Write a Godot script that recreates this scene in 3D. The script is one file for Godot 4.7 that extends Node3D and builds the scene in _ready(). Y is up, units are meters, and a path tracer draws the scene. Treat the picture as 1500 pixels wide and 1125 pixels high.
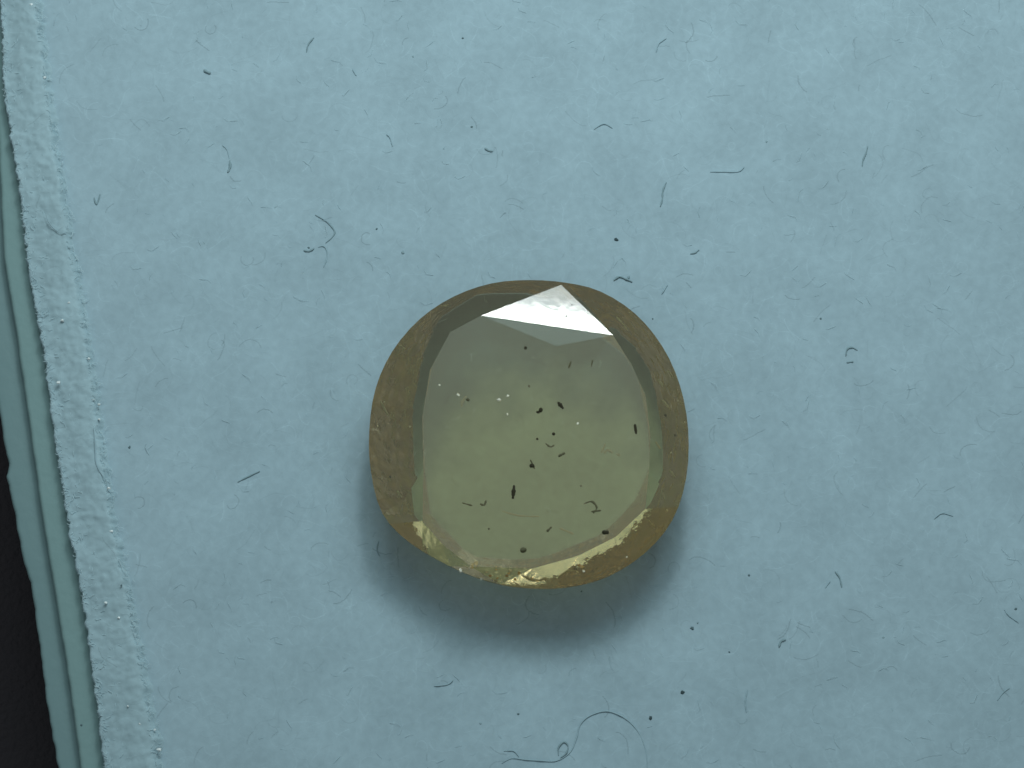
extends Node3D
# A pale yellow faceted gemstone on a pale blue fibrous pad in a shallow tray. Lengths in the tables are millimetres.

const MM := 0.001
var rng := RandomNumberGenerator.new()
var n_big := FastNoiseLite.new()
var n_mid := FastNoiseLite.new()
var n_fine := FastNoiseLite.new()
var M := {}


func v(x: float, y: float, z: float) -> Vector3:
	return Vector3(x, y, z) * MM


func lin(r: float, g: float, b: float, a := 1.0) -> Color:
	var c := Color(r, g, b).linear_to_srgb()
	c.a = a
	return c


func tag(o: Node, label: String, category: String, group := "", kind := "") -> void:
	if label: o.set_meta("label", label)
	if category: o.set_meta("category", category)
	if group: o.set_meta("group", group)
	if kind: o.set_meta("kind", kind)


func begin() -> SurfaceTool:
	var st := SurfaceTool.new()
	st.begin(Mesh.PRIMITIVE_TRIANGLES)
	return st


func commit(st: SurfaceTool, called: String, m: Material, parent: Node = self, normals := true) -> MeshInstance3D:
	if normals: st.generate_normals()
	var o := MeshInstance3D.new()
	o.name = called
	o.mesh = st.commit()
	o.material_override = m
	parent.add_child(o, true)
	return o


func tri(st: SurfaceTool, a: Vector3, b: Vector3, c: Vector3, outward: Vector3) -> void:
	# clockwise from outside
	st.set_smooth_group(-1)
	if (b - a).cross(c - a).dot(outward) > 0.0:
		st.add_vertex(a); st.add_vertex(c); st.add_vertex(b)
	else:
		st.add_vertex(a); st.add_vertex(b); st.add_vertex(c)


func grid(st: SurfaceTool, p: Array, nu: int, nv: int) -> void:
	# p holds rows of points; smooth sheet whose front faces up
	st.set_smooth_group(0)
	for i in nu * nv:
		st.add_vertex(p[i])
	for j in nv - 1:
		for i in nu - 1:
			var a := j * nu + i
			for k in [a, a + 1, a + nu, a + 1, a + nu + 1, a + nu]:
				st.add_index(k)


func spline(p: Array, t: float) -> Vector2:
	# Catmull-Rom through 2D points, t from 0 to 1
	var n := p.size() - 1
	var f := clampf(t, 0.0, 1.0) * n
	var i := mini(int(f), n - 1)
	return (p[i] as Vector2).cubic_interpolate(p[i + 1], p[maxi(i - 1, 0)], p[mini(i + 2, n)], f - i)


func at_z(p: Array, z: float) -> float:
	# x of a polyline that runs along z
	for i in p.size() - 1:
		if z <= p[i + 1].y or i == p.size() - 2:
			var f := inverse_lerp(p[i].y, p[i + 1].y, z)
			return lerpf(p[i].x, p[i + 1].x, f)
	return p[0].x


func noise(kind: int, freq: float, octaves: int, s: int) -> FastNoiseLite:
	var n := FastNoiseLite.new()
	n.noise_type = kind
	n.frequency = freq
	n.fractal_octaves = octaves
	n.seed = s
	return n


func std(color: Color, rough: float, spec := 0.4) -> StandardMaterial3D:
	var m := StandardMaterial3D.new()
	m.albedo_color = color
	m.roughness = rough
	m.metallic_specular = spec
	return m


func world_map(m: StandardMaterial3D, tile_mm: float) -> void:
	m.uv1_triplanar = true
	m.uv1_world_triplanar = true
	m.uv1_scale = Vector3.ONE * (1000.0 / tile_mm)
	m.uv1_offset = Vector3.ONE * 0.5


func fibre_images(side: int) -> Array:
	# height and colour of a sheet of matted short fibres
	var h := PackedFloat32Array()
	h.resize(side * side)
	var c := PackedFloat32Array()
	c.resize(side * side)
	var nb := noise(FastNoiseLite.TYPE_SIMPLEX_SMOOTH, 0.006, 4, 11)
	var nm := noise(FastNoiseLite.TYPE_SIMPLEX_SMOOTH, 0.05, 3, 12)
	for y in side:
		for x in side:
			h[y * side + x] = 0.4 + 0.12 * nb.get_noise_2d(x, y) + 0.16 * nm.get_noise_2d(x, y)
			c[y * side + x] = 0.90 + 0.04 * nb.get_noise_2d(x + 500, y) + 0.03 * nm.get_noise_2d(x + 900, y)
	for k in 30000:
		var p := Vector2(rng.randf() * side, rng.randf() * side)
		var a := rng.randf() * TAU
		var bend := rng.randfn(0.0, 0.05)
		var up := rng.randf_range(0.01, 0.05)
		var tone := rng.randfn(0.004, 0.012) if rng.randf() > 0.02 else rng.randf_range(-0.10, -0.03)
		if tone < -0.03: up *= 0.3
		for s in rng.randi_range(10, 46):
			a += bend + rng.randfn(0.0, 0.07)
			p += Vector2.from_angle(a)
			for d in 2:
				var i := posmod(int(p.y), side) * side + posmod(int(p.x) + d, side)
				h[i] = minf(h[i] + up * (1.0 if d == 0 else 0.6), 1.0)
				c[i] = clampf(c[i] + tone * (1.0 if d == 0 else 0.6), 0.35, 1.0)
	var hb := PackedByteArray()
	hb.resize(side * side)
	var cb := PackedByteArray()
	cb.resize(side * side)
	for i in side * side:
		hb[i] = int(clampf(h[i], 0.0, 1.0) * 255.0)
		cb[i] = int(clampf(c[i], 0.0, 1.0) * 255.0)
	return [ImageTexture.create_from_image(Image.create_from_data(side, side, false, Image.FORMAT_L8, hb)), ImageTexture.create_from_image(Image.create_from_data(side, side, false, Image.FORMAT_L8, cb))]


func glass(tint: Color, rough: float, milky := 0.0) -> StandardMaterial3D:
	var m := StandardMaterial3D.new()
	tint.a = milky
	m.albedo_color = tint
	m.transparency = BaseMaterial3D.TRANSPARENCY_ALPHA
	m.refraction_enabled = true
	m.refraction_scale = 0.077     # corundum, index 1.77
	m.roughness = rough
	return m


func relief(m: StandardMaterial3D, tex: Texture2D, tile_mm: float, height_mm: float) -> void:
	m.heightmap_enabled = true
	m.heightmap_texture = tex
	m.heightmap_scale = height_mm * 0.1     # centimetres
	world_map(m, tile_mm)


func zones_and_shade(side: int, tile_mm: float) -> ImageTexture:
	# yellow heart, smoky outward; the darker far side is shade painted into the tint
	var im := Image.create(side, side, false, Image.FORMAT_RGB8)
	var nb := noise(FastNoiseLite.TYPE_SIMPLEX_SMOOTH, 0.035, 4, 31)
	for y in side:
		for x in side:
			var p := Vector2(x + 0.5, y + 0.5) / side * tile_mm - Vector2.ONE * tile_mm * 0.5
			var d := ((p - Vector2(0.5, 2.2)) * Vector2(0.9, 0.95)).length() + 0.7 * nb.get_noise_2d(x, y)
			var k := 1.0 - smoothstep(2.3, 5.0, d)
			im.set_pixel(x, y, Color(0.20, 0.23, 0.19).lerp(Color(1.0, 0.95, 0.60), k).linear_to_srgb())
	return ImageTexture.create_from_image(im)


func stains(side: int) -> ImageTexture:
	# blotches, veils and fine scratches of the frosted underside
	var im := Image.create(side, side, false, Image.FORMAT_L8)
	var na := noise(FastNoiseLite.TYPE_SIMPLEX_SMOOTH, 0.012, 5, 41)
	var nb := noise(FastNoiseLite.TYPE_CELLULAR, 0.04, 2, 42)
	for y in side:
		for x in side:
			var t := 0.66 + 0.42 * na.get_noise_2d(x, y) + 0.20 * (nb.get_noise_2d(x, y) + 0.6)
			im.set_pixel(x, y, Color.WHITE * clampf(t, 0.25, 1.0))
	return ImageTexture.create_from_image(im)


func noise_tex(n: FastNoiseLite, side: int) -> NoiseTexture2D:
	var t := NoiseTexture2D.new()
	t.width = side
	t.height = side
	t.seamless = true
	t.noise = n
	return t


func materials() -> void:
	var fib: Array = fibre_images(2048)
	M.pad = std(lin(0.45, 0.62, 0.705), 0.95, 0.2)
	M.pad.albedo_texture = fib[1]
	relief(M.pad, fib[0], 42.0, 0.018)
	M.band = std(lin(0.455, 0.64, 0.715), 0.8, 0.35)
	M.band.albedo_texture = fib[1]
	relief(M.band, fib[0], 42.0, 0.06)
	M.glint_fleck = std(lin(0.80, 0.90, 0.92), 0.2, 0.8)
	M.fuzz = std(lin(0.50, 0.66, 0.72), 0.9, 0.2)
	M.band_fuzz = std(lin(0.52, 0.69, 0.75), 0.6, 0.4)
	M.ledge = std(lin(0.215, 0.345, 0.35), 0.55, 0.4)
	relief(M.ledge, noise_tex(noise(FastNoiseLite.TYPE_SIMPLEX_SMOOTH, 0.03, 4, 5), 512), 7.0, 0.010)
	M.rim = std(lin(0.185, 0.295, 0.31), 0.5, 0.4)
	relief(M.rim, M.ledge.heightmap_texture, 9.0, 0.010)
	M.table = std(lin(0.042, 0.036, 0.042), 0.7, 0.3)
	relief(M.table, M.ledge.heightmap_texture, 5.0, 0.05)
	M.lint = std(lin(0.255, 0.37, 0.41), 0.8, 0.3)
	M.lint_pale = std(lin(0.34, 0.48, 0.54), 0.85, 0.3)
	M.speck_black = std(lin(0.055, 0.09, 0.10), 0.8, 0.3)
	M.speck = std(lin(0.12, 0.185, 0.205), 0.8, 0.3)
	M.speck_pale = std(lin(0.27, 0.39, 0.435), 0.85, 0.3)
	var rough_tex := noise_tex(noise(FastNoiseLite.TYPE_SIMPLEX_SMOOTH, 0.02, 4, 21), 512)
	M.table_facet = glass(lin(1.0, 0.92, 0.60), 0.15, 0.125)
	M.crown = glass(lin(1.0, 0.91, 0.60), 0.06, 0.05)
	relief(M.crown, rough_tex, 6.0, 0.0008)
	M.honey = glass(lin(0.98, 0.74, 0.32), 0.10, 0.07)  # front crown facets, golden glow put into their tint
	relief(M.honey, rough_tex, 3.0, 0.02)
	M.pavilion = glass(lin(0.84, 0.55, 0.10), 0.20, 0.12)
	M.pavilion.albedo_texture = stains(512)
	relief(M.pavilion, rough_tex, 6.0, 0.05)
	M.deep = M.pavilion.duplicate()
	M.deep.albedo_color = lin(0.64, 0.41, 0.075, 0.16)
	M.sparkle = glass(lin(1.0, 0.74, 0.24), 0.10, 0.08)
	M.sparkle.albedo_texture = M.pavilion.albedo_texture
	relief(M.sparkle, rough_tex, 2.6, 0.14)
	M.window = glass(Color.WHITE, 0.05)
	M.window.albedo_texture = zones_and_shade(192, 14.0)
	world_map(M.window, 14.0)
	M.girdle = glass(lin(0.30, 0.21, 0.10), 0.25, 0.10)
	for m in [M.pavilion, M.deep, M.sparkle]:
		m.backlight_enabled = true     # frosted, lets an amber glow through
		m.backlight = lin(0.36, 0.23, 0.06)
	M.dark_mark = std(lin(0.032, 0.030, 0.016), 0.7, 0.3)
	M.murky_mark = std(lin(0.10, 0.10, 0.055), 0.7, 0.3)
	M.pale_mark = std(lin(0.80, 0.80, 0.66), 0.25, 0.8)
	M.gold_glint = std(lin(0.92, 0.72, 0.32), 0.15, 1.0)
	M.pit = std(lin(0.20, 0.22, 0.20), 0.7, 0.3)
	M.amber_glint = std(lin(0.50, 0.33, 0.10), 0.2, 0.9)
	M.wisp = std(lin(0.42, 0.42, 0.28), 0.5, 0.5)


func lump(r: float, flat: float, s: int, jag := 0.55) -> SurfaceTool:
	# an uneven crumb of radius r (mm), lying on y = 0
	var st := begin()
	var nl := noise(FastNoiseLite.TYPE_SIMPLEX_SMOOTH, 0.9, 2, s)
	var rows := 7
	var cols := 10
	var p := []
	for j in rows:
		for i in cols:
			var a := TAU * i / cols
			var e := PI * (j / float(rows - 1) - 0.5)
			var d := Vector3(cos(e) * cos(a), sin(e), cos(e) * sin(a))
			var k := r * (1.0 + jag * nl.get_noise_3dv(d * 1.2))
			p.append(v(d.x * k, (d.y * k + r) * flat, d.z * k * 0.85))
	st.set_smooth_group(0)
	for q in p: st.add_vertex(q)
	for j in rows - 1:
		for i in cols:
			var a := j * cols + i
			var b := j * cols + (i + 1) % cols
			for k in [a, b, a + cols, b, b + cols, a + cols]: st.add_index(k)
	return st


func strand(path: Array, r: float, lift: float, taper := 0.35) -> SurfaceTool:
	# a round fibre along 3D points (mm); middle a little thicker than its ends
	var st := begin()
	st.set_smooth_group(0)
	var sides := 6
	var n := path.size()
	for i in n:
		var t: Vector3 = (path[mini(i + 1, n - 1)] - path[maxi(i - 1, 0)]).normalized()
		var side := t.cross(Vector3.UP).normalized()
		var up := side.cross(t)
		var f := i / float(n - 1)
		var k := r * (taper + (1.0 - taper) * pow(sin(PI * clampf(f, 0.02, 0.98)), 0.5)) * (1.0 + 0.4 * sin(f * 17.0 + r * 900.0 + path[0].x * 9.0) * sin(f * 7.0 + path[0].z * 5.0))
		for s in sides:
			var a := TAU * s / sides
			st.add_vertex((path[i] + Vector3(0, lift, 0) + (side * cos(a) + up * sin(a) * 0.8) * k) * MM)
	for i in n - 1:
		for s in sides:
			var a := i * sides + s
			var b := i * sides + (s + 1) % sides
			for k in [a, b, a + sides, b, b + sides, a + sides]: st.add_index(k)
	return st


func path_through(p: Array, y: float, wave: float) -> Array:
	var out := []
	var n := (p.size() - 1) * 5 + 1
	for i in n:
		var q := spline(p, i / float(n - 1))
		out.append(Vector3(q.x, y + wave * (0.5 + 0.5 * n_mid.get_noise_2d(q.x * 60.0, q.y * 60.0)), q.y))
	return out


func fuzz(called: String, m: Material, count: int, place: Callable, length: float, r: float, parent: Node) -> void:
	# a mass of fine hairs: one bent hair, many copies
	var st := strand([Vector3(-0.5, 0, 0) * length, Vector3(-0.25, 0.10, 0.12) * length, Vector3(0, 0.13, 0.0) * length, Vector3(0.25, 0.08, -0.12) * length, Vector3(0.5, 0.0, -0.05) * length], r, 0.0)
	st.generate_normals()
	var mm := MultiMesh.new()
	mm.transform_format = MultiMesh.TRANSFORM_3D
	mm.mesh = st.commit()
	mm.instance_count = count
	for i in count:
		var p: Vector3 = place.call()
		var b := Basis(Vector3.UP, rng.randf() * TAU) * Basis(Vector3.RIGHT, rng.randfn(0.0, 0.5)) * Basis(Vector3.BACK, rng.randfn(0.0, 0.25))
		mm.set_instance_transform(i, Transform3D(b.scaled(Vector3.ONE * rng.randf_range(0.5, 1.5)), p * MM))
	var o := MultiMeshInstance3D.new()
	o.name = called
	o.multimesh = mm
	o.material_override = m
	o.set_meta("kind", "stuff")
	parent.add_child(o, true)


# ---------------------------------------------------------------- pad, tray, table
var band_right := [Vector2(-17.1, -21.0), Vector2(-16.27, -15.94), Vector2(-15.89, -13.55), Vector2(-15.41, -10.72), Vector2(-14.91, -7.92), Vector2(-14.45, -5.62), Vector2(-13.89, -2.67), Vector2(-13.50, -0.21), Vector2(-13.09, 2.0), Vector2(-12.54, 4.41), Vector2(-12.0, 6.78), Vector2(-11.44, 9.35), Vector2(-11.17, 11.45), Vector2(-10.6, 15.0)]
var band_left := [Vector2(-18.2, -21.0), Vector2(-17.58, -16.14), Vector2(-17.28, -12.07), Vector2(-16.69, -9.01), Vector2(-16.24, -6.0), Vector2(-15.65, -3.26), Vector2(-15.25, -0.77), Vector2(-14.78, 1.79), Vector2(-14.22, 4.32), Vector2(-13.82, 6.49), Vector2(-13.39, 9.28), Vector2(-13.06, 11.4), Vector2(-12.5, 15.0)]
var ledge_left := [Vector2(-19.0, -21.0), Vector2(-18.25, -16.22), Vector2(-17.67, -12.14), Vector2(-17.17, -6.52), Vector2(-16.67, -3.99), Vector2(-16.14, -1.05), Vector2(-15.72, 1.41), Vector2(-15.16, 4.28), Vector2(-14.6, 7.11), Vector2(-14.23, 9.26), Vector2(-13.9, 11.38), Vector2(-13.4, 15.0)]
var rim_left := [Vector2(-20.2, -21.0), Vector2(-19.37, -16.42), Vector2(-18.34, -8.3), Vector2(-17.35, -2.3), Vector2(-16.96, -0.26), Vector2(-16.82, 0.23), Vector2(-16.87, 0.64), Vector2(-16.61, 1.75), Vector2(-16.19, 3.53), Vector2(-15.95, 4.19), Vector2(-15.58, 6.38), Vector2(-15.20, 8.55), Vector2(-14.86, 10.15), Vector2(-14.65, 11.33), Vector2(-14.0, 15.0)]
const Z0 := -20.0
const Z1 := 14.5
const X1 := 22.0


func pad_height(x: float, z: float) -> float:
	return 0.035 * n_big.get_noise_2d(x * 10.0, z * 10.0) * clampf(Vector2(x, z).length() / 5.0 - 0.8, 0.0, 1.0)


func step_slab(called: String, m: Material, edge: Array, top: float, drop: float, wobble: float, right: float, parent: Node) -> void:
	# a flat sheet with a rounded, slightly uneven left edge that drops away
	var st := begin()
	var p := []
	var nz := 240
	var prof := [Vector2(0.02, -drop), Vector2(0.0, -0.14), Vector2(0.03, -0.06), Vector2(0.08, -0.015), Vector2(0.15, 0.0), Vector2(0.6, 0.0)]
	for j in nz:
		var z := lerpf(Z0, Z1, j / float(nz - 1))
		var x := at_z(edge, z) + wobble * n_fine.get_noise_2d(z * 25.0, top * 50.0)
		for q in prof:
			p.append(v(x + q.x, top + q.y + 0.006 * n_mid.get_noise_2d(z * 20.0, q.x * 90.0), z))
		p.append(v(right, top, z))
	grid(st, p, prof.size() + 1, nz)
	commit(st, called, m, parent)


func build_setting() -> void:
	var st := begin()
	grid(st, [v(-90, -9, -90), v(90, -9, -90), v(-90, -9, 90), v(90, -9, 90)], 2, 2)
	var t := commit(st, "tabletop", M.table)
	tag(t, "dark matt tabletop showing along the left edge under the tray", "tabletop", "", "structure")

	var tray := Node3D.new()
	tray.name = "tray"
	add_child(tray)
	tag(tray, "pale green stepped tray edge running down the left side under the pad", "tray")
	step_slab("outer_rim", M.rim, rim_left, -1.0, 7.9, 0.05, X1, tray)
	step_slab("inner_ledge", M.ledge, ledge_left, -0.5, 0.49, 0.03, X1, tray)

	var pad := Node3D.new()
	pad.name = "pad"
	add_child(pad)
	tag(pad, "pale blue matted fibre pad with a raised frayed edge, the gemstone lying on it", "pad")
	st = begin()
	var p := []
	var nx := 260
	var nz := 230
	for j in nz:
		var z := lerpf(Z0, Z1, j / float(nz - 1))
		var x0 := at_z(band_right, z) - 0.35
		for i in nx:
			var x := lerpf(x0, X1, i / float(nx - 1))
			p.append(v(x, pad_height(x, z), z))
	grid(st, p, nx, nz)
	commit(st, "pad_surface", M.pad, pad)

	# the raised, frayed edge: steep torn side at left, low ragged crest at right
	st = begin()
	p = []
	var na := 34
	nz = 620
	for j in nz:
		var z := lerpf(Z0, Z1, j / float(nz - 1))
		var xl := at_z(band_left, z) + 0.10 * n_fine.get_noise_2d(z * 40.0, 3.0) + 0.04 * n_fine.get_noise_2d(z * 160.0, 9.0)
		var xr := at_z(band_right, z) + 0.14 * n_fine.get_noise_2d(z * 30.0, 77.0) + 0.05 * n_fine.get_noise_2d(z * 140.0, 50.0)
		for i in na:
			var f := i / float(na - 1)
			var x := lerpf(xl, xr, clampf((f - 0.12) / 0.88, 0.0, 1.0)) + (0.05 * sin(f / 0.12 * PI) * -1.0 if f < 0.12 else 0.0)
			var h := 0.0
			if f < 0.12:
				h = lerpf(-0.48, 0.02, f / 0.12)
			elif f < 0.82:
				h = lerpf(0.02, 0.26, smoothstep(0.12, 0.82, f))
			else:
				h = lerpf(0.26, -0.03, smoothstep(0.82, 1.0, f))
			if f > 0.02:
				var k := 1.0 if f < 0.95 else 0.3
				h += k * (0.045 * n_mid.get_noise_2d(x * 22.0, z * 22.0) + 0.035 * n_fine.get_noise_2d(x * 60.0, z * 60.0))
			p.append(v(x, h, z))
	grid(st, p, na, nz)
	commit(st, "frayed_edge", M.band, pad)

	for q in [Vector2(-16.49, -15.08), Vector2(-15.95, -12.52), Vector2(-15.06, -4.22), Vector2(-14.86, -4.82), Vector2(-14.16, -2.95), Vector2(-13.96, -1.59), Vector2(-13.78, -1.43), Vector2(-13.76, -0.94), Vector2(-15.10, -2.16), Vector2(-13.38, 1.32), Vector2(-13.25, 2.71), Vector2(-13.35, 5.01), Vector2(-12.93, 5.49), Vector2(-12.56, 8.28), Vector2(-12.16, 8.84), Vector2(-11.69, 9.03), Vector2(-11.54, 9.65)]:
		var o := commit(lump(rng.randf_range(0.03, 0.06), 0.5, int(q.y * 100.0), 0.9), "bright_glint", M.glint_fleck, pad)  # glints along the crest, put in as small white lumps
		o.position = v(q.x, 0.22, q.y)
	fuzz("edge_fuzz", M.band_fuzz, 2400, func():
		var z := rng.randf_range(-18.0, 13.0)
		var f := rng.randf() if rng.randf() > 0.55 else (0.02 + absf(rng.randfn(0.0, 0.03)) if rng.randf() > 0.4 else 0.88 + rng.randfn(0.0, 0.06))
		var x := lerpf(at_z(band_left, z), at_z(band_right, z), f)
		return Vector3(x, lerpf(0.0, 0.27, f) if f < 0.9 else 0.12, z), 0.17, 0.006, pad)
	fuzz("pad_fuzz", M.fuzz, 1000, func():
		var z := rng.randf_range(-17.0, 13.0)
		var x := rng.randf_range(at_z(band_right, z), 18.0)
		return Vector3(x, -0.036, z), 0.42, 0.004, pad)


# ---------------------------------------------------------------- the gemstone
func build_gem() -> void:
	var gem := Node3D.new()
	gem.name = "gemstone"
	add_child(gem)
	tag(gem, "pale yellow cushion cut faceted gemstone with dark specks lying on the blue pad", "gemstone")
	var outline := [Vector2(0.01, -5.03), Vector2(1.20, -4.94), Vector2(2.28, -4.65), Vector2(3.36, -3.93), Vector2(4.21, -2.86), Vector2(4.75, -1.59), Vector2(4.99, -0.15), Vector2(4.91, 1.38), Vector2(4.46, 2.73), Vector2(3.60, 3.77), Vector2(2.43, 4.52), Vector2(1.16, 4.86), Vector2(-0.11, 4.88), Vector2(-1.28, 4.67), Vector2(-2.44, 4.20), Vector2(-3.72, 3.44), Vector2(-4.58, 2.51), Vector2(-4.95, 1.16), Vector2(-5.01, -0.15), Vector2(-4.83, -1.48), Vector2(-4.31, -2.70), Vector2(-3.45, -3.75), Vector2(-2.38, -4.49), Vector2(-1.19, -4.92)]
	var top := [Vector2(-1.50, -3.73), Vector2(2.64, -3.09), Vector2(3.20, -2.16), Vector2(3.65, -1.13), Vector2(3.79, 0.19), Vector2(3.72, 1.30), Vector2(3.60, 2.48), Vector2(2.68, 3.36), Vector2(1.49, 3.97), Vector2(0.09, 4.36), Vector2(-1.80, 4.30), Vector2(-2.70, 3.58), Vector2(-3.31, 2.87), Vector2(-3.29, 1.20), Vector2(-3.34, -0.42), Vector2(-3.11, -1.95), Vector2(-2.48, -3.19)]
	var low := [Vector2(-1.49, -4.40), Vector2(-0.07, -4.55), Vector2(1.56, -4.02), Vector2(2.67, -3.14), Vector2(3.47, -2.13), Vector2(3.76, -0.57), Vector2(3.80, 0.87), Vector2(3.33, 1.90), Vector2(2.50, 2.79), Vector2(1.38, 3.36), Vector2(0.32, 3.75), Vector2(-1.67, 3.71), Vector2(-2.49, 3.00), Vector2(-3.10, 2.35), Vector2(-3.29, 0.87), Vector2(-3.36, -0.99), Vector2(-3.07, -2.45), Vector2(-2.51, -3.71)]
	var y_top := 2.65
	var y_apex := 2.28
	var y_g1 := 2.16
	var y_g0 := 2.06
	var y_low := 0.03
	# a closed smooth girdle of 72 points
	var ring := []
	var n := outline.size()
	for i in n:
		for k in 3:
			ring.append(outline[i].cubic_interpolate(outline[(i + 1) % n], outline[(i + n - 1) % n], outline[(i + 2) % n], k / 3.0))
	var nr := ring.size()
	var up := func(q: Vector2, y: float) -> Vector3:
		return v(q.x, y, q.y)
	var nearest := func(q: Vector2) -> int:
		var best := 0
		for i in nr:
			if absf(q.angle_to(ring[i])) < absf(q.angle_to(ring[best])): best = i
		return best
	# table: meets the far star facet at a low ridge; shallow facet added there for a lighter reflection
	var ridge: Vector3 = up.call(Vector2(0.86, -2.73), y_top + 0.02)
	var heart: Vector3 = up.call(Vector2(0.0, 0.6), y_top)
	var st := begin()
	for i in range(1, top.size()):
		tri(st, heart, up.call(top[i], y_top), up.call(top[(i + 1) % top.size()], y_top), Vector3.UP)
	tri(st, heart, up.call(top[0], y_top), ridge, Vector3.UP)
	tri(st, heart, ridge, up.call(top[1], y_top), Vector3.UP)
	commit(st, "table_facet", M.table_facet, gem)
	st = begin()
	tri(st, ridge, up.call(top[0], y_top), up.call(top[1], y_top), Vector3.UP)
	commit(st, "added_shallow_facet", M.table_facet, gem)
	# crown: a triangle on every table edge, a fan from every table corner
	var apex := []
	for i in top.size():
		apex.append(3 if i == 0 else nearest.call((top[i] + top[(i + 1) % top.size()]) * 0.5))
	for i in top.size():
		st = begin()
		var a: Vector2 = top[i]
		var b: Vector2 = top[(i + 1) % top.size()]
		var tip: Vector3 = up.call(Vector2(1.02, -4.84), y_apex) if i == 0 else up.call(ring[apex[i]], y_g1)
		var next_tip: Vector3 = up.call(Vector2(1.02, -4.84), y_apex) if i == top.size() - 1 else up.call(ring[apex[(i + 1) % top.size()]], y_g1)
		tri(st, up.call(a, y_top), up.call(b, y_top), tip, Vector3.UP)
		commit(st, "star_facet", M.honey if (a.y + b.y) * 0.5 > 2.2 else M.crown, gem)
		st = begin()
		var k: int = apex[i]
		var last: int = apex[(i + 1) % top.size()]
		var mid := up.call(b, y_top) as Vector3
		if i == 0: tri(st, mid, tip, up.call(ring[k], y_g1), Vector3.UP)
		while k != last:
			var k2 := (k + 1) % nr
			tri(st, mid, up.call(ring[k], y_g1), up.call(ring[k2], y_g1), Vector3.UP)
			k = k2
		if i == top.size() - 1: tri(st, mid, up.call(ring[last], y_g1), next_tip, Vector3.UP)
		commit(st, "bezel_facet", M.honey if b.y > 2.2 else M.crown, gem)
	# girdle
	st = begin()
	for i in nr:
		var a: Vector2 = ring[i]
		var b: Vector2 = ring[(i + 1) % nr]
		var o := v(a.x, 0, a.y)
		tri(st, up.call(a, y_g1), up.call(b, y_g1), up.call(a, y_g0), o)
		tri(st, up.call(b, y_g1), up.call(b, y_g0), up.call(a, y_g0), o)
	commit(st, "girdle", M.girdle, gem)
	# pavilion: fans from the corners of the flat bottom, triangles on its edges
	var ragged := []
	for i in low.size():
		var q: Vector2 = low[i]
		var q2: Vector2 = low[(i + 1) % low.size()]
		ragged.append(q)
		ragged.append(q.lerp(q2, rng.randf_range(0.35, 0.65)) * (1.0 + rng.randfn(0.008, 0.012)))
	low = ragged
	var foot := []
	for i in low.size():
		foot.append(nearest.call((low[i] + low[(i + 1) % low.size()]) * 0.5))
	for i in low.size():
		st = begin()
		var a: Vector2 = low[i]
		var b: Vector2 = low[(i + 1) % low.size()]
		var o := v(a.x, -1.0, a.y)
		tri(st, up.call(a, y_low), up.call(b, y_low), up.call(ring[foot[i]], y_g0), o)
		var k: int = foot[i]
		var last: int = foot[(i + 1) % low.size()]
		while k != last:
			var k2 := (k + 1) % nr
			tri(st, up.call(b, y_low), up.call(ring[k], y_g0), up.call(ring[k2], y_g0), o)
			k = k2
		commit(st, "pavilion_facet", M.sparkle if b.y > 3.0 else (M.deep if i % 3 == 1 else M.pavilion), gem)
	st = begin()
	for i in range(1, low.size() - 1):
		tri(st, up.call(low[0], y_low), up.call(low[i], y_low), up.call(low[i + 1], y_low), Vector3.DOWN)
	commit(st, "bottom_facet", M.window, gem)
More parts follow.
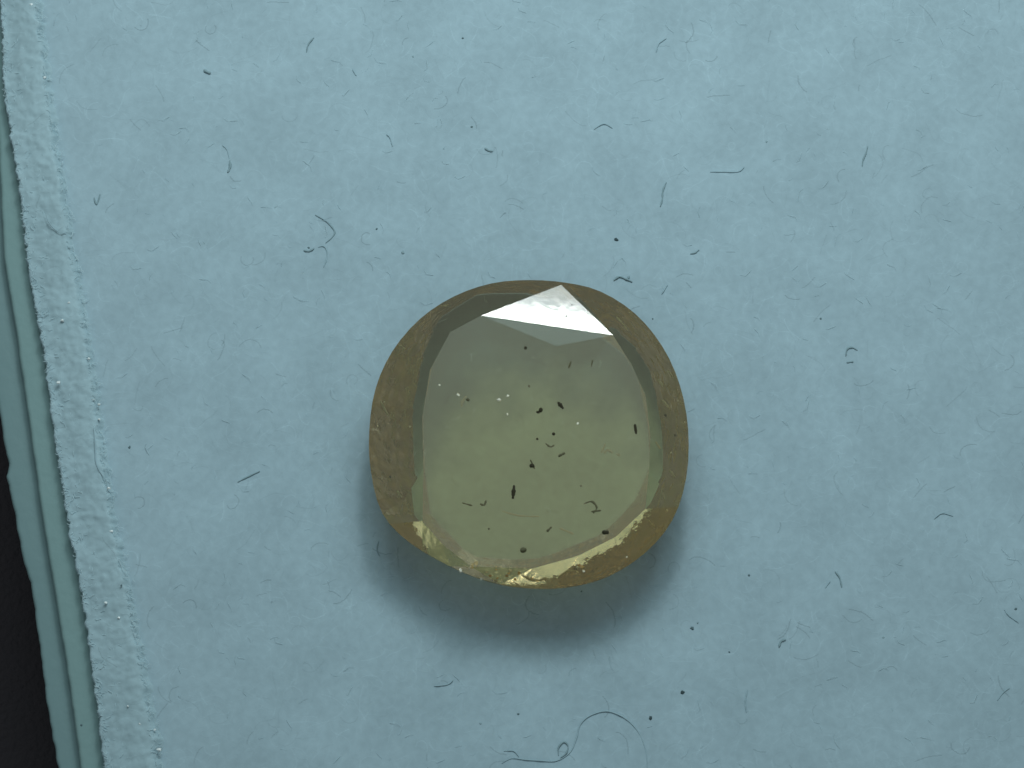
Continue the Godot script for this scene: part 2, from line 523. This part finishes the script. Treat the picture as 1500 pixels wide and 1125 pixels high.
	# marks of the stone, with glints put in as flakes: kind, radius, points, height
	var marks := [
		["pit", 0.025, [Vector2(-0.49, -3.90)], 2.536],
		["pit", 0.025, [Vector2(-0.15, -3.99)], 2.512],
		["pit", 0.033, [Vector2(0.22, -4.04)], 2.500],
		["pit", 0.025, [Vector2(0.46, -3.92)], 2.530],
		["pit", 0.025, [Vector2(0.93, -4.09)], 2.489],
		["pit", 0.025, [Vector2(1.36, -4.14)], 2.477],
		["pit", 0.025, [Vector2(-0.10, -3.78)], 2.565],
		["pit", 0.025, [Vector2(1.19, -3.76)], 2.571],
		["pit", 0.025, [Vector2(1.79, -3.56)], 2.618],
		["speck", 0.075, [Vector2(0.36, -0.67)], 2.620],
		["speck", 0.058, [Vector2(0.28, -0.60)], 2.620],
		["streak", 0.058, [Vector2(0.90, -0.93), Vector2(0.98, -0.82), Vector2(1.07, -0.71)], 2.620],
		["speck", 0.054, [Vector2(0.76, 0.10)], 2.620],
		["streak", 0.042, [Vector2(0.91, 0.82), Vector2(1.02, 0.75), Vector2(1.12, 0.71)], 2.620],
		["speck", 0.042, [Vector2(-0.00, -1.44)], 2.620],
		["streak", 0.038, [Vector2(1.31, -2.23), Vector2(1.24, -2.01)], 2.620],
		["speck", 0.058, [Vector2(-0.11, -2.67)], 2.620],
		["speck", 0.058, [Vector2(-1.92, -1.00)], 2.620],
		["streak", 0.050, [Vector2(3.30, -0.21), Vector2(3.34, 0.10)], 2.620],
		["speck", 0.042, [Vector2(0.25, 0.25)], 2.620],
		["speck", 0.100, [Vector2(-0.18, 3.78)], 2.620],
		["streak", 0.058, [Vector2(-0.47, 1.73), Vector2(-0.49, 1.97), Vector2(-0.51, 2.16)], 2.620],
		["speck", 0.075, [Vector2(0.08, 1.12)], 2.620],
		["streak", 0.033, [Vector2(0.04, 0.93), Vector2(0.17, 1.21)], 2.620],
		["streak", 0.075, [Vector2(2.25, 3.22), Vector2(2.46, 3.22)], 2.620],
		["streak", 0.033, [Vector2(1.69, 2.32), Vector2(1.94, 2.25), Vector2(2.09, 2.44), Vector2(1.98, 2.62)], 2.620],
		["streak", 0.033, [Vector2(1.92, 2.57), Vector2(2.22, 2.53)], 2.620],
		["streak", 0.033, [Vector2(-1.53, 2.32), Vector2(-1.40, 2.36), Vector2(-1.34, 2.21)], 2.620],
		["streak", 0.025, [Vector2(-2.08, 2.29), Vector2(-1.76, 2.38)], 2.620],
		["streak", 0.038, [Vector2(0.54, 3.20), Vector2(0.69, 3.05)], 2.620],
		["speck", 0.042, [Vector2(1.42, 4.13)], 1.850],
		["speck", 0.042, [Vector2(2.06, 4.13)], 1.850],
		["speck", 0.033, [Vector2(1.61, 1.75)], 2.620],
		["speck", 0.033, [Vector2(-1.25, 3.11)], 2.620],
		["streak", 0.025, [Vector2(1.99, -2.28), Vector2(1.95, -2.06)], 2.620],
		["streak", 0.029, [Vector2(0.51, 0.40), Vector2(0.66, 0.51), Vector2(0.78, 0.45)], 2.620],
		["flake_glint", 0.058, [Vector2(-2.22, -1.16)], 2.660],
		["flake_glint", 0.042, [Vector2(-0.66, -1.12)], 2.660],
		["flake_glint", 0.058, [Vector2(-0.94, -0.99)], 2.660],
		["flake_glint", 0.033, [Vector2(-0.68, -0.53)], 2.660],
		["flake_glint", 0.038, [Vector2(1.51, -0.24)], 2.660],
		["flake_glint", 0.029, [Vector2(-2.80, -1.47)], 2.660],
		["wisp", 0.042, [Vector2(-1.97, -1.16), Vector2(-2.08, -0.99), Vector2(-2.12, -0.81)], 2.300],
		["wisp", 0.042, [Vector2(2.34, 0.59), Vector2(2.47, 0.50), Vector2(2.62, 0.59)], 1.700],
		["wisp", 0.033, [Vector2(2.73, 0.68), Vector2(2.84, 0.75)], 2.200],
		["wisp", 0.033, [Vector2(0.95, 3.02), Vector2(1.38, 3.20)], 1.950],
		["wisp", 0.025, [Vector2(-0.85, 2.51), Vector2(-0.32, 2.66), Vector2(0.31, 2.68)], 2.300],
		["wisp", 0.033, [Vector2(2.39, 0.30), Vector2(2.26, 0.59)], 1.700],
		["flake_glint", 0.033, [Vector2(-4.70, -0.30)], 1.850],
		["flake_glint", 0.029, [Vector2(-4.50, -1.07)], 1.850],
		["flake_glint", 0.033, [Vector2(-3.65, -0.26)], 1.850],
		["flake_glint", 0.042, [Vector2(-3.18, 3.15)], 1.850],
		["flake_glint", 0.042, [Vector2(4.20, 2.37)], 1.850],
		["flake_glint", 0.025, [Vector2(3.01, 3.99)], 2.610],
		["flake_glint", 0.059, [Vector2(-2.12, 4.38)], 2.390],
		["flake_glint", 0.047, [Vector2(-1.76, 4.24)], 2.470],
		["flake_glint", 0.047, [Vector2(-1.21, 4.50)], 2.330],
		["flake_glint", 0.045, [Vector2(-0.85, 4.65)], 2.240],
		["flake_glint", 0.051, [Vector2(-0.64, 4.42)], 2.370],
		["flake_glint", 0.042, [Vector2(-0.32, 4.38)], 2.390],
		["flake_glint", 0.040, [Vector2(-1.49, 4.61)], 2.270],
		["flake_glint", 0.039, [Vector2(0.10, 4.57)], 2.290],
		["flake_glint", 0.045, [Vector2(1.53, 4.22)], 2.480],
		["flake_glint", 0.044, [Vector2(1.68, 4.38)], 2.390],
		["flake_glint", 0.034, [Vector2(-1.02, 4.30)], 2.440],
		["flake_glint", 0.027, [Vector2(-0.49, 4.69)], 2.220],
		["flake_glint", 0.063, [Vector2(-1.93, 4.24)], 2.470],
		["flake_glint", 0.072, [Vector2(-1.65, 4.19)], 2.500],
		["flake_glint", 0.044, [Vector2(-0.70, 4.50)], 2.330],
		["flake_glint", 0.059, [Vector2(-0.58, 4.34)], 2.420],
		["flake_glint", 0.047, [Vector2(-0.32, 4.42)], 2.370],
		["flake_glint", 0.047, [Vector2(-0.43, 4.61)], 2.270],
		["flake_glint", 0.054, [Vector2(-1.32, 4.38)], 2.390],
		["flake_glint", 0.044, [Vector2(-1.00, 4.57)], 2.290],
		["flake_glint", 0.059, [Vector2(1.62, 4.26)], 2.460],
		["flake_glint", 0.040, [Vector2(1.49, 4.42)], 2.370],
		["flake_glint", 0.047, [Vector2(0.25, 4.65)], 2.240],
		["flake_glint", 0.033, [Vector2(4.84, -0.43)], 1.850],
		["flake_glint", 0.033, [Vector2(4.63, -1.10)], 1.850],
		["flake_glint", 0.033, [Vector2(4.35, 0.56)], 1.850],
		["wisp", 0.050, [Vector2(-1.60, 4.21), Vector2(-1.34, 4.41), Vector2(-0.96, 4.49)], 1.850],
		["wisp", 0.050, [Vector2(-0.22, 4.26), Vector2(0.14, 4.43), Vector2(0.53, 4.41)], 1.850],
		["wisp", 0.050, [Vector2(0.84, 4.37), Vector2(1.16, 4.21), Vector2(1.42, 4.19)], 1.850],
		["wisp", 0.042, [Vector2(3.62, 2.63), Vector2(3.83, 2.89)], 1.850],
		["wisp", 0.042, [Vector2(-4.63, -1.10), Vector2(-4.36, -0.61)], 1.850],
		["wisp", 0.042, [Vector2(-4.15, -2.99), Vector2(-3.86, -2.76)], 1.850],
		["wisp", 0.042, [Vector2(-2.92, -4.11), Vector2(-2.49, -4.18)], 1.850],
		["wisp", 0.033, [Vector2(2.72, -3.77), Vector2(3.04, -3.32)], 1.850],
		["wisp", 0.042, [Vector2(4.09, -1.10), Vector2(4.31, -0.87)], 1.850],
		["wisp", 0.042, [Vector2(4.28, 1.11), Vector2(4.49, 1.33)], 1.850],
		["wisp", 0.042, [Vector2(4.00, 1.76), Vector2(4.12, 2.09)], 1.850],
		["wisp", 0.042, [Vector2(3.99, -1.76), Vector2(4.12, -1.54)], 1.850],
		["wisp", 0.033, [Vector2(4.32, -2.10), Vector2(4.47, -1.85)], 1.850],
		["wisp", 0.033, [Vector2(3.86, 0.25), Vector2(4.01, 0.47)], 1.950],
		["speck", 0.050, [Vector2(4.19, -0.61)], 1.850],
		["speck", 0.050, [Vector2(4.51, 0.01)], 1.850],
		["speck", 0.050, [Vector2(-4.63, -1.76)], 1.850],
		["speck", 0.042, [Vector2(-4.28, 1.33)], 1.850],
		["wisp", 0.042, [Vector2(-4.06, 1.76), Vector2(-3.95, 1.98)], 1.850],
	]
	var s := 100
	for q in marks:
		s += 1
		var r: float = q[1]
		var c: Vector2 = q[2][0]
		var gold := c.y > 3.6 and absf(c.x) < 3.0  # front flakes coloured gold to stand for sparkle along the rim
		if q[0] == "speck":
			var o := commit(lump(r, 0.5, s), "dark_inclusion", M.murky_mark if s % 3 == 1 else M.dark_mark, gem)
			o.position = v(c.x, q[3], c.y)
			o.rotation.y = s * 1.3
		elif q[0] == "pit":
			var o := commit(lump(r, 0.10, s, 1.0), "surface_pit", M.pit, gem)
			o.position = v(c.x, q[3], c.y)
			o.rotation.x = -0.23
		elif q[0] == "streak":
			commit(strand(path_through(q[2], q[3], 0.05), r, 0.0, 0.3), "dark_inclusion", M.murky_mark if r < 0.045 else M.dark_mark, gem)
		elif q[0] == "wisp":
			commit(strand(path_through(q[2], q[3], 0.05), r, 0.0, 0.3), "pale_wisp", M.wisp, gem)
		else:
			var o := commit(lump(r, 0.12, s, 1.1), "bright_flake_glint", [M.gold_glint, M.amber_glint, M.pale_mark][s % 3] if gold else M.pale_mark, gem)
			o.position = v(c.x, q[3] - 0.01, c.y)
			o.rotation = Vector3(rng.randfn(-0.15, 0.25), s * 2.1, rng.randfn(0.0, 0.25))


# ---------------------------------------------------------------- lint on the pad
func build_lint() -> void:
	var lint := [
		["fibre", 0.025, [Vector2(-7.10, -14.01), Vector2(-7.28, -13.77), Vector2(-7.34, -13.50)], 0.00, "short dark hooked fibre on the pad near the top left, above the gemstone's far left"],
		["fibre", 0.046, [Vector2(-10.72, -12.86), Vector2(-10.62, -12.79), Vector2(-10.49, -12.74)], 0.00, "stubby dark fibre lying almost flat near the top left corner of the pad"],
		["fibre", 0.013, [Vector2(-10.05, -10.25), Vector2(-9.89, -10.08), Vector2(-9.81, -9.78)], 0.00, "hair thin pale grey fibre just above a stubby upright one, left part of the pad"],
		["fibre", 0.038, [Vector2(-9.79, -9.71), Vector2(-9.78, -9.49), Vector2(-9.85, -9.31)], 0.00, "stubby upright dark fibre on the pad right of the raised edge band"],
		["fibre", 0.022, [Vector2(-6.96, -7.86), Vector2(-6.58, -7.62), Vector2(-6.33, -7.32), Vector2(-6.37, -7.13), Vector2(-6.61, -6.90)], 0.00, "dark bracket shaped fibre, bent to the right, upper left of the gemstone"],
		["fibre", 0.033, [Vector2(-7.32, -6.65), Vector2(-7.14, -6.62), Vector2(-6.98, -6.72)], 0.00, "short thick dark fibre left of the loop shaped fibre"],
		["fibre", 0.018, [Vector2(-6.85, -6.76), Vector2(-6.67, -6.79), Vector2(-6.56, -6.62), Vector2(-6.58, -6.32), Vector2(-6.66, -6.09)], 0.00, "thin fibre curled like a question mark upper left of the gemstone"],
		["fibre", 0.025, [Vector2(-5.80, -12.91), Vector2(-5.75, -12.79), Vector2(-5.68, -12.67)], 0.00, "tiny faint slanted fibre near the top, right of the hooked fibre"],
		["fibre", 0.018, [Vector2(-4.67, -10.63), Vector2(-4.55, -10.51), Vector2(-4.46, -10.22)], 0.00, "thin faint bent fibre in the upper middle of the pad"],
		["fibre", 0.033, [Vector2(-1.43, -10.15), Vector2(-1.30, -10.06), Vector2(-1.16, -10.04)], 0.00, "short dark fibre straight above the gemstone"],
		["fibre", 0.022, [Vector2(11.15, -10.22), Vector2(11.08, -9.96), Vector2(10.98, -9.73), Vector2(10.95, -9.52)], 0.00, "upright tapering dark fibre in the upper right of the pad"],
		["fibre", 0.025, [Vector2(4.52, -8.98), Vector2(4.40, -8.67), Vector2(4.38, -8.39), Vector2(4.31, -8.14)], 0.00, "slightly bowed upright fibre on the pad above the gemstone's right shoulder"],
		["fibre", 0.018, [Vector2(5.96, -9.33), Vector2(6.40, -9.33), Vector2(6.87, -9.33), Vector2(7.08, -9.49)], 0.00, "long faint fibre lying level on the pad, upper right"],
		["fibre", 0.022, [Vector2(5.27, -6.53), Vector2(5.42, -6.56), Vector2(5.56, -6.67)], 0.00, "short slanting grey fibre on the pad, right of the black speck"],
		["fibre", 0.033, [Vector2(2.77, -5.63), Vector2(2.95, -5.75), Vector2(3.15, -5.68), Vector2(3.37, -5.58)], 0.00, "ragged dark clump fibre beside the top right of the gemstone"],
		["fibre", 0.029, [Vector2(3.21, -5.65), Vector2(3.28, -5.79)], 0.00, "tiny spur fibre standing out of the ragged clump"],
		["fibre", 0.020, [Vector2(4.52, -5.49), Vector2(4.43, -5.35), Vector2(4.32, -5.17)], 0.00, "short faint slanted fibre just right of the ragged clump"],
		["fibre", 0.029, [Vector2(10.24, -3.11), Vector2(10.29, -3.32), Vector2(10.45, -3.38), Vector2(10.62, -3.29)], 0.00, "dark arched fibre on the right of the pad, level with the bright facet"],
		["fibre", 0.025, [Vector2(10.26, -2.88), Vector2(10.48, -2.91)], 0.00, "tiny level fibre just below the arched fibre at right"],
		["fibre", 0.020, [Vector2(-0.86, 10.04), Vector2(-0.54, 9.89), Vector2(-0.13, 9.93), Vector2(0.32, 9.96), Vector2(0.79, 9.98), Vector2(1.13, 9.83), Vector2(1.34, 9.61), Vector2(1.49, 9.23), Vector2(1.60, 8.84), Vector2(1.90, 8.56), Vector2(2.40, 8.41), Vector2(2.85, 8.54), Vector2(3.21, 8.80), Vector2(3.48, 9.17), Vector2(3.65, 9.66), Vector2(3.69, 10.13), Vector2(3.68, 10.51)], 0.00, "long thin wavy thread at the bottom edge of the picture"],
		["fibre", 0.025, [Vector2(0.92, 9.79), Vector2(0.92, 9.55), Vector2(1.09, 9.38), Vector2(1.22, 9.51), Vector2(1.15, 9.74), Vector2(0.98, 9.87)], 0.00, "small dark ring of fibre inside the wavy thread at the bottom"],
		["fibre", 0.017, [Vector2(-0.79, 9.66), Vector2(-0.49, 9.66), Vector2(-0.32, 9.83)], 0.00, "faint short fibre at the left end of the wavy thread"],
		["fibre", 0.025, [Vector2(9.71, 3.96), Vector2(9.85, 4.16), Vector2(9.91, 4.46)], 0.00, "small dark curved fibre on the right of the pad, below the gemstone's widest level"],
		["fibre", 0.017, [Vector2(9.55, 4.27), Vector2(9.39, 4.49)], 0.00, "faint slanted fibre beside the small curved one at lower right"],
		["fibre", 0.033, [Vector2(7.88, 6.38), Vector2(7.95, 6.21), Vector2(8.10, 6.14)], 0.00, "stubby dark comma shaped fibre right of the gemstone's shadow"],
		["fibre", 0.017, [Vector2(15.03, 5.19), Vector2(15.19, 5.40), Vector2(15.47, 5.60)], 0.00, "thin dark curved fibre at the far right edge of the pad"],
		["fibre", 0.018, [Vector2(6.86, 7.75), Vector2(6.79, 8.07), Vector2(6.81, 8.44)], 0.00, "upright faint fibre on the lower right of the pad"],
		["fibre", 0.017, [Vector2(15.10, 7.68), Vector2(14.91, 7.81), Vector2(14.70, 8.07)], 0.00, "faint slanted fibre in the bottom right corner of the pad"],
		["fibre", 0.022, [Vector2(-9.30, 1.06), Vector2(-9.00, 0.90), Vector2(-8.59, 0.70)], 0.00, "straight dark blue fibre on the pad left of the gemstone"],
		["fibre", 0.020, [Vector2(4.24, -13.50), Vector2(4.33, -13.79), Vector2(4.58, -13.98)], 0.00, "faint curved fibre near the top edge right of centre"],
		["fibre", 0.017, [Vector2(-13.92, -0.64), Vector2(-13.86, -0.13), Vector2(-13.82, 0.43), Vector2(-13.68, 0.77), Vector2(-13.32, 1.26)], 0.30, "thin dark hair lying along the raised white edge band"],
		["fibre", 0.017, [Vector2(-15.75, -7.90), Vector2(-15.57, -7.46), Vector2(-15.23, -7.16), Vector2(-14.99, -7.18)], 0.30, "fine curved hair on the upper part of the white edge band"],
		["fibre", 0.025, [Vector2(-14.20, -8.44), Vector2(-14.11, -8.21), Vector2(-14.01, -8.56)], 0.00, "tiny Y shaped dark fibre on the pad beside the white edge band"],
		["fibre", 0.017, [Vector2(-4.77, 2.99), Vector2(-4.83, 3.25), Vector2(-4.74, 3.47)], 0.00, "tiny dark fibre in the shadow at the gemstone's lower left"],
		["fibre", 0.020, [Vector2(-2.98, 7.62), Vector2(-2.57, 7.57), Vector2(-2.38, 7.42)], 0.00, "faint fibre below the gemstone's shadow, left of the wavy thread"],
		["fibre", 0.018, [Vector2(12.91, 2.26), Vector2(13.17, 2.08), Vector2(13.52, 2.17)], 0.00, "very faint arched fibre at the right side of the pad"],
		["fibre", 0.017, [Vector2(2.16, -10.79), Vector2(2.48, -10.98), Vector2(2.77, -10.84)], 0.00, "very faint arched fibre in the upper middle, right of centre"],
		["speck", 0.064, [Vector2(2.87, -7.02)], 0.00, "roundish black speck on the pad above the gemstone's right shoulder"],
		["speck", 0.044, [Vector2(-12.79, -0.08)], 0.00, "single dark speck on the pad right of the edge band"],
		["speck", 0.036, [Vector2(-2.17, -13.98)], 0.00, "small grey speck near the top edge, middle of the pad"],
		["speck", 0.036, [Vector2(-3.81, -13.34)], 0.00, "faint grey speck near the top, left of the middle"],
		["speck", 0.040, [Vector2(-1.86, -10.89)], 0.00, "small dark speck in the upper middle above a short fibre"],
		["speck", 0.029, [Vector2(-2.78, -10.13)], 0.00, "tiny faint speck left of the short fibre straight above the gemstone"],
		["speck", 0.036, [Vector2(-4.95, -7.37)], 0.00, "small dark speck right of the bracket shaped fibre"],
		["speck", 0.058, [Vector2(-4.09, -6.58)], 0.00, "faint grey smudge speck above the gemstone's left shoulder"],
		["speck", 0.036, [Vector2(9.46, -4.34)], 0.00, "small speck at right, up and left of the arched fibre"],
		["speck", 0.029, [Vector2(4.02, -4.34)], 0.00, "tiny speck close to the gemstone's upper right rim"],
		["speck", 0.036, [Vector2(7.83, -10.37)], 0.00, "small faint speck in the upper right, left of the tapering fibre"],
		["speck", 0.058, [Vector2(5.16, 5.78)], 0.00, "dark comma like speck right of the gemstone's shadow"],
		["speck", 0.036, [Vector2(5.33, 5.60)], 0.00, "faint speck touching the comma like one"],
		["speck", 0.064, [Vector2(4.83, 7.81)], 0.00, "round black speck on the pad right of the wavy thread's top"],
		["speck", 0.059, [Vector2(3.81, 8.63)], 0.00, "round black speck touching the wavy thread's right bend"],
		["speck", 0.036, [Vector2(-0.34, 8.50)], 0.00, "small dark speck above the left half of the wavy thread"],
		["speck", 0.036, [Vector2(-1.52, 8.80)], 0.00, "faint speck left of the wavy thread, near the bottom edge"],
		["speck", 0.044, [Vector2(15.40, 5.16)], 0.00, "dark speck at the very right edge of the picture"],
		["speck", 0.036, [Vector2(6.98, 4.09)], 0.00, "small dark speck right of the gemstone's lower rim"],
		["speck", 0.033, [Vector2(11.18, 6.08)], 0.00, "faint small speck on the lower right of the pad"],
		["speck", 0.033, [Vector2(6.31, 6.54)], 0.00, "tiny dark speck between the shadow and the comma shaped fibre"],
		["speck", 0.029, [Vector2(1.67, 4.60)], 0.00, "tiny dark speck in the shadow just under the gemstone's front rim"],
		["speck", 0.033, [Vector2(-14.10, 8.78)], -0.50, "tiny dark speck on the pale green inner tray ledge"],
		["speck", 0.033, [Vector2(-12.87, 4.47)], 0.30, "tiny dark speck on the lower part of the white edge band"],
		["speck", 0.036, [Vector2(-7.16, -6.74)], 0.00, "small dark speck beside the short thick fibre, upper left of the gemstone"],
	]
	var s := 300
	for q in lint:
		s += 1
		var r: float = q[1]
		var y: float = q[3]
		var label: String = q[4]
		var c: Vector2 = q[2][0]
		var pale := label.contains("faint") or label.contains("pale grey") or label.contains("hair") or label.contains("thin")
		if q[0] == "fibre":
			var path := path_through(q[2], y, 0.03)
			for i in path.size(): path[i] -= Vector3(c.x, y, c.y)
			var o := commit(strand(path, r, r * 0.5 + pad_height(c.x, c.y), 0.3), "lint_fibre", M.lint_pale if pale else M.lint)
			o.position = v(c.x, y, c.y)
			tag(o, label, "fibre", "loose fibres on the pad")
		else:
			var o := commit(lump(r, 0.35, s), "dust_speck", M.speck_pale if pale else (M.speck_black if label.contains("black") else M.speck))
			o.position = v(c.x, y - 0.01 + pad_height(c.x, c.y), c.y)
			o.rotation.y = s * 1.7
			tag(o, label, "dust speck", "dust specks on the pad")


func area(called: String, at: Vector3, target: Vector3, size: Vector2, energy: float, color: Color) -> void:
	var l := AreaLight3D.new()
	l.name = called
	l.area_size = size
	l.light_energy = energy
	l.light_color = color
	l.shadow_enabled = true
	l.area_range = 3.0
	add_child(l)
	l.look_at_from_position(at, target, Vector3.UP)


func _ready() -> void:
	rng.seed = 7
	n_big = noise(FastNoiseLite.TYPE_SIMPLEX_SMOOTH, 0.02, 3, 1)
	n_mid = noise(FastNoiseLite.TYPE_SIMPLEX_SMOOTH, 0.05, 3, 2)
	n_fine = noise(FastNoiseLite.TYPE_SIMPLEX_SMOOTH, 0.05, 4, 3)
	var cam := Camera3D.new()
	cam.name = "camera"
	cam.fov = 14.4519
	cam.near = 0.005
	cam.far = 5.0
	cam.transform = Transform3D(Basis(Vector3.RIGHT, deg_to_rad(-76.0)), v(-0.535, 94.664, 21.435))
	add_child(cam)
	cam.current = true
	var we := WorldEnvironment.new()
	we.name = "surroundings"
	var e := Environment.new()
	e.background_mode = Environment.BG_COLOR
	e.background_color = lin(0.195, 0.22, 0.22)
	e.tonemap_mode = Environment.TONE_MAPPER_LINEAR
	e.tonemap_exposure = 1.0
	e.sdfgi_enabled = true
	e.ssao_enabled = true
	e.ssil_enabled = true
	we.environment = e
	add_child(we)
	# a bright lamp behind the stone and the broad soft window round it
	area("lamp", v(5.22, 54.12, -42.31), v(0.8, 2, -3.9), Vector2(0.0077, 0.0149), 0.00079, Color(0.98, 1.0, 1.0))
	area("window_light", v(3.22, 57.52, -40.27), v(0, 0, 0), Vector2(0.047, 0.029), 0.00205, Color(0.93, 1.0, 1.0))
	area("added_dim_panel", v(0, 129, -54.5), v(0, 0, 0), Vector2(0.07, 0.031), 0.00042, Color(0.62, 0.95, 1.02))  # added unseen panel, only for the bluish reflection on the table facet
	materials()
	build_setting()
	build_gem()
	build_lint()
